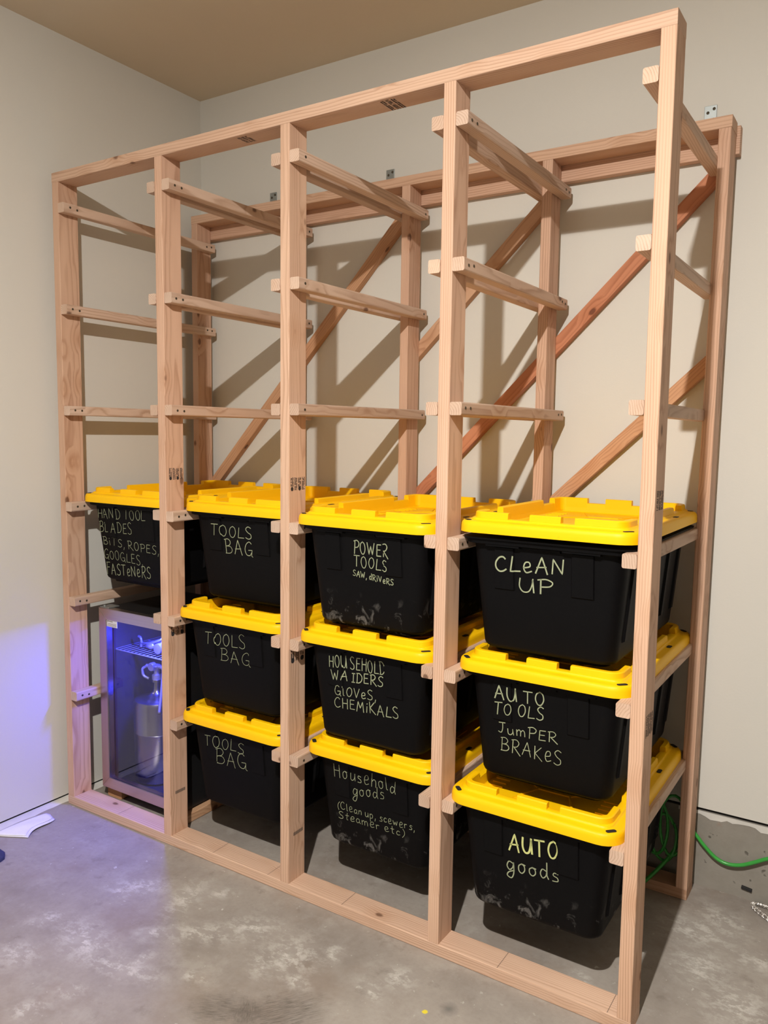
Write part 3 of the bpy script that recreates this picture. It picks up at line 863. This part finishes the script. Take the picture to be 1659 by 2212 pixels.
def body_mesh(pads=True):
    mb = MB()
    iw0, iy0 = 0.032, FACE_Y0
    bd = FACE_K * TOTE_H
    def rg_(inset, z, r):
        return rrect(LW - 2 * inset, LD - 2 * inset, r, z)
    def taper(z):  # inset at height z
        return FACE_Y0 + (TOTE_H - z) * FACE_K
    rings = [rrect(LW - 2 * taper(0) - 0.05, LD - 2 * taper(0) - 0.05, 0.03, 0.0), rrect(LW - 2 * taper(0) - 0.045, LD - 2 * taper(0) - 0.045, 0.03, 0.010),
             rg_(taper(0.012) + 0.008, 0.012, 0.040), rg_(taper(0.018) + 0.002, 0.018, 0.042), rg_(taper(0.026), 0.026, 0.042)]
    for z in (0.15, 0.316): rings.append(rg_(taper(z), z, 0.042))
    # collar under the lid
    rings += [rg_(taper(0.317) - 0.002, 0.318, 0.045), rg_(0.022, 0.320, 0.046), rg_(0.016, 0.322, 0.050), rg_(0.014, 0.334, 0.052), rg_(0.008, 0.335, 0.054), rg_(0.007, 0.339, 0.055), rg_(0.02, 0.339, 0.05)]
    mb.rings(rings)
    # two raised handle pads per end, with a lip that steps down from the collar
    for (xa, xb, z0) in PADS:
        for sgn in (1, -1):
            def P(x, z, o):
                y = taper(z) - o
                return (x, y, z) if sgn > 0 else (-x, LD - y, z)
            o = 0.0045; c = 0.004
            v = [P(xa, z0, -0.002), P(xb, z0, -0.002), P(xb, 0.312, -0.002), P(xa, 0.312, -0.002), P(xa + c, z0 + c, o), P(xb - c, z0 + c, o), P(xb - c, 0.312, o), P(xa + c, 0.312, o)]
            mb.add(v, [(4, 5, 6, 7), (0, 1, 5, 4), (1, 2, 6, 5), (2, 3, 7, 6), (3, 0, 4, 7)] if sgn > 0 else [(4, 5, 6, 7), (0, 1, 5, 4), (1, 2, 6, 5), (2, 3, 7, 6), (3, 0, 4, 7)])
            v0 = [P(xa - 0.02, 0.314, 0.002), P(xb + 0.02, 0.314, 0.002), P(xb + 0.02, 0.324, 0.002), P(xa - 0.02, 0.324, 0.002), P(xa - 0.018, 0.316, 0.017), P(xb + 0.018, 0.316, 0.017), P(xb + 0.02, 0.324, 0.017), P(xa - 0.02, 0.324, 0.017)]
            mb.add(v0, [(4, 5, 6, 7), (0, 1, 5, 4), (1, 2, 6, 5), (2, 3, 7, 6), (3, 0, 4, 7)])
    for sgn in (1, -1):
        yb = lambda z, o: (taper(z) - o) if sgn > 0 else LD - (taper(z) - o)
        v = [(-0.065, yb(.310, -.001), .310), (0.05, yb(.310, -.001), .310), (0.05, yb(.319, -.001), .319), (-0.065, yb(.319, -.001), .319),
             (-0.063, yb(.312, .006), .312), (0.048, yb(.312, .006), .312), (0.048, yb(.318, .006), .318), (-0.063, yb(.318, .006), .318)]
        mb.add(v, [(4, 5, 6, 7), (0, 1, 5, 4), (1, 2, 6, 5), (2, 3, 7, 6), (3, 0, 4, 7)])
    # upright ribs on the long sides
    for sx in (-1, 1):
        for yy in (0.125, 0.255, 0.386, 0.517, 0.647):
            def P(y, z, o): return (sx * (LW / 2 - taper(z) + o), y, z)
            v = [P(yy - .016, .07, -.001), P(yy + .016, .07, -.001), P(yy + .016, .292, -.001), P(yy - .016, .292, -.001),
                 P(yy - .010, .074, .007), P(yy + .010, .074, .007), P(yy + .010, .292, .007), P(yy - .010, .292, .007)]
            mb.add(v, [(4, 5, 6, 7), (0, 1, 5, 4), (1, 2, 6, 5), (2, 3, 7, 6), (3, 0, 4, 7)])
    return mb
LIDM, BODM = lid_mesh(), body_mesh()
lid_o = smooth_by_angle(LIDM.build('lid', 'yellow'), 32)
bod_o = smooth_by_angle(BODM.build('body', 'black'), 32)
bod_s = bod_o.data.copy(); bod_s.materials[0] = M['black_scuff']
slot_pts = [(-0.2304, 0.0296, 0.785), (0.2304, 0.0296, -0.785), (0.2415, 0.270, 0), (-0.2415, 0.270, 0), (0.2415, 0.50, 0), (-0.2415, 0.50, 0), (0.2304, LD - 0.0296, 0.785), (-0.2304, LD - 0.0296, -0.785)]
def slot_mesh():
    mb = MB()
    mb.rings([rrect(0.0135, 0.030, 0.005, z, 3, 0.0) for z in (0.0, 0.0012)])
    me = bpy.data.meshes.new('lock_slot'); me.from_pydata(mb.v, [], mb.f); me.update(); me.materials.append(M['slot']); return me
SLOT = slot_mesh()
TOTES = [
 ('hand', 0.313, 0.05, 1.294, 0.0, 0, 0.0, 'black storage tote with yellow lid lettered HAND TOOL BLADES, above the glass-door fridge'),
 ('t1', 0.8985, 0.055, 1.293, 0.0, 0, 0.0, 'black tote with yellow lid lettered TOOLS BAG, topmost of the three in its bay'),
 ('t2', 0.8985, 0.018, 0.900, 0.0, 0, 0.0, 'black tote with yellow lid lettered TOOLS BAG, middle one of the three in its bay'),
 ('t3', 0.8985, 0.027, 0.499, 0.0, 0, 0.0, 'black tote with yellow lid lettered TOOLS BAG, lowest of the three in its bay'),
 ('power', 1.483, -0.006, 1.291, 0.0, 1, 0.15, 'black tote with yellow lid lettered POWER TOOLS, pale scuffs near its bottom'),
 ('hh', 1.483, 0.008, 0.899, 0.0, 0, 0.0, 'black tote with yellow lid lettered HOUSEHOLD, Gloves, Chemikals'),
 ('hg', 1.483, 0.055, 0.499, 0.0, 1, 0.1, 'black tote with yellow lid lettered Household goods, lowest of the third bay'),
 ('clean', 2.078, 0.005, 1.290, 0.022, 0, 1.0, 'black tote lettered CLEAN UP, its smudged yellow lid sitting above a black collar'),
 ('at', 2.072, 0.03, 0.899, 0.0, 0, 0.1, 'black tote with yellow lid lettered AUTO TOOLS JUMPER BRAKES'),
 ('ag', 2.066, 0.006, 0.499, 0.0, 1, 0.25, 'black scuffed tote with yellow lid lettered AUTO goods in bold pale strokes'),
]
first = True
for (key, cx, yf, zt, lift, scuff, dirt, label) in TOTES:
    t = thing('storage_tote', label, 'storage tote', (cx, yf, zt - TOTE_H), 'black and yellow storage totes')
    if first:
        b, l = bod_o, lid_o; first = False
    else:
        b = bod_o.copy(); l = lid_o.copy(); COL.objects.link(b); COL.objects.link(l)
    if scuff: b.data = bod_s
    b.parent = t; b.location = (0, 0, 0 if lift == 0 else 0.004)
    l.parent = t; l.location = (0, 0, TOTE_H + lift)
    l.color = (1, 1, 1, dirt)
    for (sx, sy, sa) in slot_pts:
        s = bpy.data.objects.new('lock_slot', SLOT); COL.objects.link(s)
        s.parent = l; s.location = (sx, sy, 0.0328); s.rotation_euler = (0, 0, sa)
    for k, (tk, txt, s, e_, h, w) in enumerate(WORDS):
        if tk == key:
            bold = (key == 'ag' and txt == 'AUTO')
            for mb in write(txt, s, e_, h, w, 100 + k):
                o = mb.build('lettering', 'chalk_bold' if bold else 'chalk', t)
                o['label'] = ('bold pale yellow' if bold else 'pale green') + ' handwritten word'

# ------------------------------------------------------------------ glass-door fridge
FX0, FX1, FY, FZ0, FZ1, FD = 0.083, 0.532, 0.110, 0.058, 0.842, 0.46
fr = thing('beverage_fridge', 'small stainless-framed glass-door fridge glowing blue inside, below the HAND TOOL tote', 'fridge', (FX0, FY, 0.0))
def floc(o):
    o.location = (-FX0, -FY, 0.0); return o
wt = 0.026
mb = MB()
cy0, cy1 = FY + 0.040, FY + FD
mb.box((FX0, cy0, FZ0 - 0.012), (FX0 + wt, cy1, FZ1 - 0.006)); mb.box((FX1 - wt, cy0, FZ0 - 0.012), (FX1, cy1, FZ1 - 0.006))
mb.box((FX0 + wt, cy0, FZ1 - 0.038), (FX1 - wt, cy1, FZ1 - 0.006)); mb.box((FX0 + wt, cy0, FZ0 - 0.012), (FX1 - wt, cy1, FZ0 + 0.026))
mb.box((FX0 + wt, cy1 - 0.03, FZ0 + 0.026), (FX1 - wt, cy1, FZ1 - 0.038))
floc(mb.build('cabinet', 'fridge_black', fr))
# inner liner
mb = MB()
g = 0.003
mb.box((FX0 + wt, cy0 + 0.012, FZ0 + 0.026), (FX0 + wt + g, cy1 - 0.03, FZ1 - 0.038)); mb.box((FX1 - wt - g, cy0 + 0.012, FZ0 + 0.026), (FX1 - wt, cy1 - 0.03, FZ1 - 0.038))
mb.box((FX0 + wt, cy1 - 0.03 - g, FZ0 + 0.026), (FX1 - wt, cy1 - 0.03, FZ1 - 0.038)); mb.box((FX0 + wt, cy0 + 0.012, FZ0 + 0.026), (FX1 - wt, cy1 - 0.03, FZ0 + 0.029))
mb.box((FX0 + wt, cy0 + 0.012, FZ1 - 0.041), (FX1 - wt, cy1 - 0.03, FZ1 - 0.038))
floc(mb.build('liner', 'fridge_in', fr))
# door: four mitred steel bars, gasket, pane, warning label
fw_ = 0.047
def bar(name, pts, mat, par):
    """mitred bar: 4 xz corners, front at FY"""
    v = [(x, FY, z) for x, z in pts] + [(x, FY + 0.030, z) for x, z in pts]
    m = MB(); m.add(v, [(0, 1, 2, 3), (4, 7, 6, 5), (0, 4, 5, 1), (1, 5, 6, 2), (2, 6, 7, 3), (3, 7, 4, 0)])
    o = m.build(name, mat)
    bm = bmesh.new(); bm.from_mesh(o.data)
    bmesh.ops.bevel(bm, geom=[e for e in bm.edges if all(abs(v.co.y - FY) < 1e-6 for v in e.verts)], offset=0.0018, segments=2, affect='EDGES')
    bm.to_mesh(o.data); bm.free()
    o.parent = par
    return floc(o)
a, b_, c, d_ = FX0, FX1, FZ0, FZ1
bar('door_frame', [(a, c), (a + fw_, c + fw_), (a + fw_, d_ - fw_), (a, d_)], 'steel_v', fr)
bar('door_frame', [(b_ - fw_, c + fw_), (b_, c), (b_, d_), (b_ - fw_, d_ - fw_)], 'steel_v', fr)
bar('door_frame', [(a, d_), (a + fw_, d_ - fw_), (b_ - fw_, d_ - fw_), (b_, d_)], 'steel_h', fr)
bar('door_frame', [(a, c), (b_, c), (b_ - fw_, c + fw_), (a + fw_, c + fw_)], 'steel_h', fr)
mb = MB()
for (x0, x1, z0, z1) in ((a + 0.004, a + 0.036, c + 0.004, d_ - 0.004), (b_ - 0.036, b_ - 0.004, c + 0.004, d_ - 0.004), (a + 0.036, b_ - 0.036, d_ - 0.036, d_ - 0.004), (a + 0.036, b_ - 0.036, c + 0.004, c + 0.036)):
    mb.box((x0, FY + 0.030, z0), (x1, FY + 0.0405, z1))
floc(mb.build('gasket', 'rubber', fr))
mb = MB()
mb.box((a + fw_ - 0.006, FY + 0.006, c + fw_ - 0.006), (b_ - fw_ + 0.006, FY + 0.0095, d_ - fw_ + 0.006))
pane = floc(mb.build('glass_pane', 'glass', fr))
mb = MB()
mb.box((0.1305, FY + 0.0048, 0.7655), (0.1945, FY + 0.0056, 0.7950))
st = floc(mb.build('label_sticker', 'sticker', fr)); st['label'] = 'white printed sticker'
mb = MB()
yy = FY + 0.0044
mb.add([(0.1365 + 0.0035 * math.cos(t * 0.6283), yy, 0.7890 + 0.0035 * math.sin(t * 0.6283)) for t in range(10)], [tuple(range(10))])
for k in range(7):
    mb.add([(0.1425 + k * 0.0036, yy, 0.7868), (0.1452 + k * 0.0036, yy, 0.7868), (0.1452 + k * 0.0036, yy, 0.7906), (0.1425 + k * 0.0036, yy, 0.7906)], [(0, 1, 2, 3)])
for r_ in range(4):
    for k in range(19):
        x0 = 0.1345 + k * 0.0029
        mb.add([(x0, yy, 0.7685 + r_ * 0.0036), (x0 + 0.0023, yy, 0.7685 + r_ * 0.0036), (x0 + 0.0023, yy, 0.7699 + r_ * 0.0036), (x0, yy, 0.7699 + r_ * 0.0036)], [(0, 1, 2, 3)])
pr = mb.build('print', 'ink_grey'); pr.parent = st
mb = MB(); mb.box((FX0 + 0.004, FY + 0.004, FZ1 - 0.001), (FX0 + 0.060, FY + 0.060, FZ1 + 0.004), 0.001); mb.lathe([(0.006, FZ1 + 0.003), (0.006, FZ1 + 0.008), (0.003, FZ1 + 0.010)], (FX0 + 0.018, FY + 0.018, 0), n=12)
floc(mb.build('hinge', 'zinc', fr))
mb = MB()
for (x, y) in ((FX0 + 0.04, cy0 + 0.02), (FX1 - 0.04, cy0 + 0.02), (FX0 + 0.04, cy1 - 0.04), (FX1 - 0.04, cy1 - 0.04)):
    mb.lathe([(0.012, 0.0385), (0.014, 0.0465)], (x, y, 0), n=12)
floc(mb.build('feet', 'rubber', fr))
# wire shelf
SZ = 0.655
mb = MB()
ix0, ix1, iy0, iy1 = FX0 + wt + 0.006, FX1 - wt - 0.006, cy0 + 0.02, cy1 - 0.045
n = 16
for k in range(n + 1):
    x = ix0 + (ix1 - ix0) * k / n
    mb.tube([(x, iy0, SZ), (x, iy1, SZ)], 0.0013, 5)
for y in (iy0, (iy0 + iy1) / 2, iy1): mb.tube([(ix0, y, SZ - 0.003), (ix1, y, SZ - 0.003)], 0.0026, 6)
floc(mb.build('wire_shelf', 'coated_wire', fr))
# blue led strip under the ceiling of the fridge, close behind the door
mb = MB(); mb.box((0.31, cy0 + 0.016, FZ1 - 0.0445), (0.46, cy0 + 0.030, FZ1 - 0.0412), 0.001)
floc(mb.build('led_strip', 'led', fr))
lb = bpy.data.lights.new('fridge_led', 'AREA')
lb.shape = 'RECTANGLE'; lb.size = 0.13; lb.size_y = 0.012
lb.energy = 8.5
lb.color = (0.03, 0.04, 1.0)
lbo = bpy.data.objects.new('fridge_led', lb); COL.objects.link(lbo)
lbo.location = (0.40, cy0 + 0.023, FZ1 - 0.0455)
lbo.rotation_euler = (math.radians(-14), 0, math.radians(-14))

# fittings lying on the wire shelf
def fit_tap(name, label, loc):
    t = thing(name, label, 'beer tap', loc)
    m = MB(); m.tube([(-0.010, 0.0, 0.022), (0.03, 0.0, 0.026), (0.075, 0.0, 0.040), (0.115, 0.0, 0.056)], [0.004, 0.005, 0.006, 0.005], 10); m.build('lever', 'satin', t, True)
    m = MB(); m.tube([(0.02, 0.0, 0.015), (0.045, 0.0, 0.017), (0.065, 0.0, 0.022)], [0.009, 0.014, 0.010], 12); m.build('barrel', 'satin', t, True)
    m = MB(); m.tube(catmull([(-0.034, 0, 0.048), (-0.020, 0, 0.044), (-0.014, 0, 0.024), (-0.018, 0, 0.004)], 4), 0.005, 8); m.build('hook', 'satin', t, True)
    return t
fit_tap('beer_tap', 'chrome tap fitting with long lever lying on the fridge shelf', (0.215, 0.235, SZ + 0.002))
t = thing('valve_fitting', 'round chrome valve fitting standing on the fridge shelf beside the tap', 'valve', (0.342, 0.215, SZ + 0.002))
m = MB(); m.lathe([(0.013, -0.02), (0.022, -0.019), (0.022, 0.0), (0.019, 0.004), (0.019, 0.05), (0.025, 0.052), (0.025, 0.075)], (0, 0, 0.026), 'y', 20)
smooth_by_angle(m.build('pipe_end', 'satin', t), 40)
m = MB(); m.lathe([(0.010, 0.0), (0.012, 0.004), (0.007, 0.012), (0.007, 0.020), (0.012, 0.022)], (0.004, 0.012, 0.044), 'z', 14)
smooth_by_angle(m.build('outlet', 'satin', t), 40)

# steel keg inside
KX, KY, KR, KZ0, KZ1 = 0.262, 0.262, 0.098, FZ0 + 0.0295, 0.446
keg = thing('keg', 'brushed steel mini keg with valves on top inside the glass-door fridge', 'keg', (KX, KY, KZ0))
kh = KZ1 - KZ0
m = MB(); m.lathe([(0.070, 0.0), (KR - 0.006, 0.003), (KR, 0.012), (KR, kh * 0.60), (KR + 0.0012, kh * 0.605), (KR, kh * 0.61), (KR, kh - 0.020), (KR - 0.006, kh - 0.006), (KR - 0.020, kh), (0.050, kh + 0.006), (0.030, kh + 0.014), (0.019, kh + 0.026), (0.015, kh + 0.040), (0.014, kh + 0.066), (0.022, kh + 0.067), (0.022, kh + 0.078), (0.018, kh + 0.079)], n=48)
smooth_by_angle(m.build('barrel', 'keg', keg), 35)
m = MB()
m.lathe([(0.020, 0), (0.020, 0.020), (0.012, 0.024), (0.012, 0.045), (0.016, 0.046), (0.016, 0.062), (0.006, 0.066)], (0, 0, kh + 0.078), n=18)
m.tube([(-0.052, -0.01, kh + 0.130), (0.0, 0, kh + 0.134), (0.042, -0.006, kh + 0.138)], [0.008, 0.007, 0.010], 10)
smooth_by_angle(m.build('coupler', 'satin', keg), 40)
m = MB(); m.lathe([(0.017, -0.012), (0.018, -0.010), (0.018, 0.008), (0.012, 0.010)], (0.0, -0.022, kh + 0.138), 'y', 18)
smooth_by_angle(m.build('gauge', 'satin', keg), 40)
m = MB(); m.tube(catmull([(-0.050, -0.01, kh + 0.128), (-0.066, -0.02, kh + 0.116), (-0.060, -0.02, kh + 0.088), (-0.038, -0.01, kh + 0.076)], 4), 0.006, 8); m.build('lever', 'satin', keg, True)
m = MB(); m.tube(catmull([(0.040, -0.006, kh + 0.138), (0.062, -0.02, kh + 0.130), (0.066, -0.03, kh + 0.078), (0.074, -0.045, kh + 0.018), (0.082, -0.062, kh - 0.040)], 5), 0.006, 8); m.build('tap_spout', 'satin', keg, True)

# lumber scraps that carry the fridge
bk = board('lumber_block', (0.118, 0.145, 0.0195), (0.118, 0.50, 0.0195), 0.089, 0.038, None, tint=(0.95, 0.72, 0.48), ch=0.006)
tag(bk, 'lumber scrap under the left side of the fridge', 'lumber')
bk = board('lumber_block', (0.5135, 0.150, 0.0195), (0.5135, 0.60, 0.0195), 0.084, 0.038, None, tint=(0.92, 0.78, 0.62), ch=0.004)
tag(bk, 'lumber scrap under the right side of the fridge, end showing past the stud', 'lumber')

# ------------------------------------------------------------------ small things on the floor and wall
# paper towel by the left wall
nu, nv = 14, 10
c00, c10, c11, c01 = Vector((0.012, -0.115, 0)), Vector((0.082, -0.122, 0)), Vector((0.118, -0.278, 0)), Vector((-0.006, -0.345, 0))
def towel(name, parent, dz, sh):
    v = []; f = []
    for i in range(nu + 1):
        for j in range(nv + 1):
            a = i / nu; b2 = j / nv
            p = (c00 * (1 - a) + c01 * a) * (1 - b2) + (c10 * (1 - a) + c11 * a) * b2
            w = 0.010 * math.sin(a * 6.0 + 0.6) * b2 * b2 + 0.006 * math.sin(b2 * 5 + a * 3) * b2
            z = dz + 0.002 + 0.014 * max(0, math.sin(a * 3.1)) * (0.35 + 0.65 * b2) * (1 - 0.55 * b2) + 0.006 * (1 + math.sin(a * 9 + b2 * 4)) * 0.5 * b2 * (1 - b2) * 2
            v.append((p.x + w + sh * b2 - 0.05, p.y + w * 0.6 + 0.22, z))
    for i in range(nu):
        for j in range(nv):
            q = i * (nv + 1) + j
            f.append((q, q + nv + 1, q + nv + 2, q + 1))
    o = mk(name, v, f, 'paper', parent, True)
    m = o.modifiers.new('thickness', 'SOLIDIFY'); m.thickness = 0.0012; m.offset = 1
    return o
tw = thing('paper_towel', 'crumpled white paper towel on the floor against the left wall', 'paper towel', (0.05, -0.22, 0.0))
towel('sheet', tw, 0.0, 0.0); towel('sheet', tw, 0.0035, -0.014)
# dark blue cloth edge at the left margin
mb = MB()
pts = [(0.02, -0.500), (0.06, -0.425), (0.12, -0.388), (0.165, -0.392), (0.195, -0.412), (0.205, -0.440), (0.17, -0.475), (0.11, -0.53)]
ring0 = [(x, y, 0.0004) for x, y in pts]
cxm, cym = 0.12, -0.45
mb.rings([ring0, [(x, y, 0.010) for x, y in pts], [(cxm + (x - cxm) * 0.88, cym + (y - cym) * 0.88, 0.016) for x, y in pts], [(cxm + (x - cxm) * 0.5, cym + (y - cym) * 0.5, 0.015 + 0.006 * (i % 2)) for i, (x, y) in enumerate(pts)]])
cl = smooth_by_angle(mb.build('shop_rag', 'blue_cloth'), 60)
tag(cl, 'dark blue cloth lying on the floor at the left edge of the picture', 'cloth')
# green hose along the footing, and its coil behind the lowest right tote
hp = [(2.205, 0.700, 0.012), (2.245, 0.745, 0.050), (2.300, 0.800, 0.125), (2.335, 0.838, 0.215), (2.367, 0.8415, 0.191), (2.393, 0.8415, 0.163), (2.433, 0.8415, 0.1295), (2.472, 0.8415, 0.1177), (2.516, 0.8415, 0.1266), (2.558, 0.8415, 0.150), (2.600, 0.8415, 0.176), (2.68, 0.838, 0.21), (2.80, 0.83, 0.20), (2.95, 0.82, 0.10), (3.1, 0.81, 0.008)]
mb = MB(); mb.tube(catmull(hp, 8), 0.0065, 12)
hs = thing('air_hose', 'green hose sagging across the concrete footing, its loops behind the lowest right tote', 'hose')
mb.build('hose_run', 'hose', hs, True)
mb = MB()
for k, (r0, zc, ph) in enumerate(((0.10, 0.20, 0.0), (0.085, 0.17, 0.8), (0.11, 0.225, 1.9))):
    mb.tube([(2.235 + 0.045 * math.sin(q * 0.3 + ph) + 0.03 * k, 0.800 + 0.008 * math.sin(q * 0.7 + k), zc + r0 * math.cos(q * 0.3 + ph)) for q in range(22)], 0.0055, 8)
mb.build('hose_loops', 'hose', hs, True)
# braided hose end at the right margin
def braided(pts, rad, name, parent):
    P = catmull(pts, 10)
    m = MB(); m.tube(P, rad * 0.92, 10); core = m.build(name, 'braid', parent, True)
    for sgn in (1, -1):
        m = MB()
        for s in range(4):
            pp = []
            for i, p in enumerate(P):
                d = (P[min(i + 1, len(P) - 1)] - P[max(i - 1, 0)]).normalized()
                a1 = d.cross(Vector((0, 0, 1))).normalized(); b1 = a1.cross(d)
                th = sgn * i * 1.1 + s * math.pi / 2
                pp.append(p + (a1 * math.cos(th) + b1 * math.sin(th)) * rad)
            m.tube(pp, rad * 0.22, 4)
        m.build('braid_strand', 'braid', core)
    return core
bh = thing('braided_hose', 'steel braided hose bent into a loop on the floor at the right edge', 'hose', (2.60, 0.80, 0.0))
core = braided([(0.16, 0.025, 0.008), (0.06, 0.032, 0.008), (0.0, 0.040, 0.008), (-0.030, 0.038, 0.008), (-0.036, 0.022, 0.008), (-0.018, -0.004, 0.008), (0.03, -0.045, 0.008), (0.10, -0.10, 0.008)], 0.0062, 'tube', bh)
# black chip stuck in the crack at the foot of the wall
mb = MB(); mb.box((-0.017, -0.006, -0.005), (0.017, 0.004, 0.005), 0.0015)
ch_ = mb.build('plastic_chip', 'rubber', None, loc=(2.537, YW + 0.0015, 0.040)); ch_.rotation_euler = (0, 0.12, 0)
tag(ch_, 'small black plastic chip stuck low on the concrete footing', 'debris')
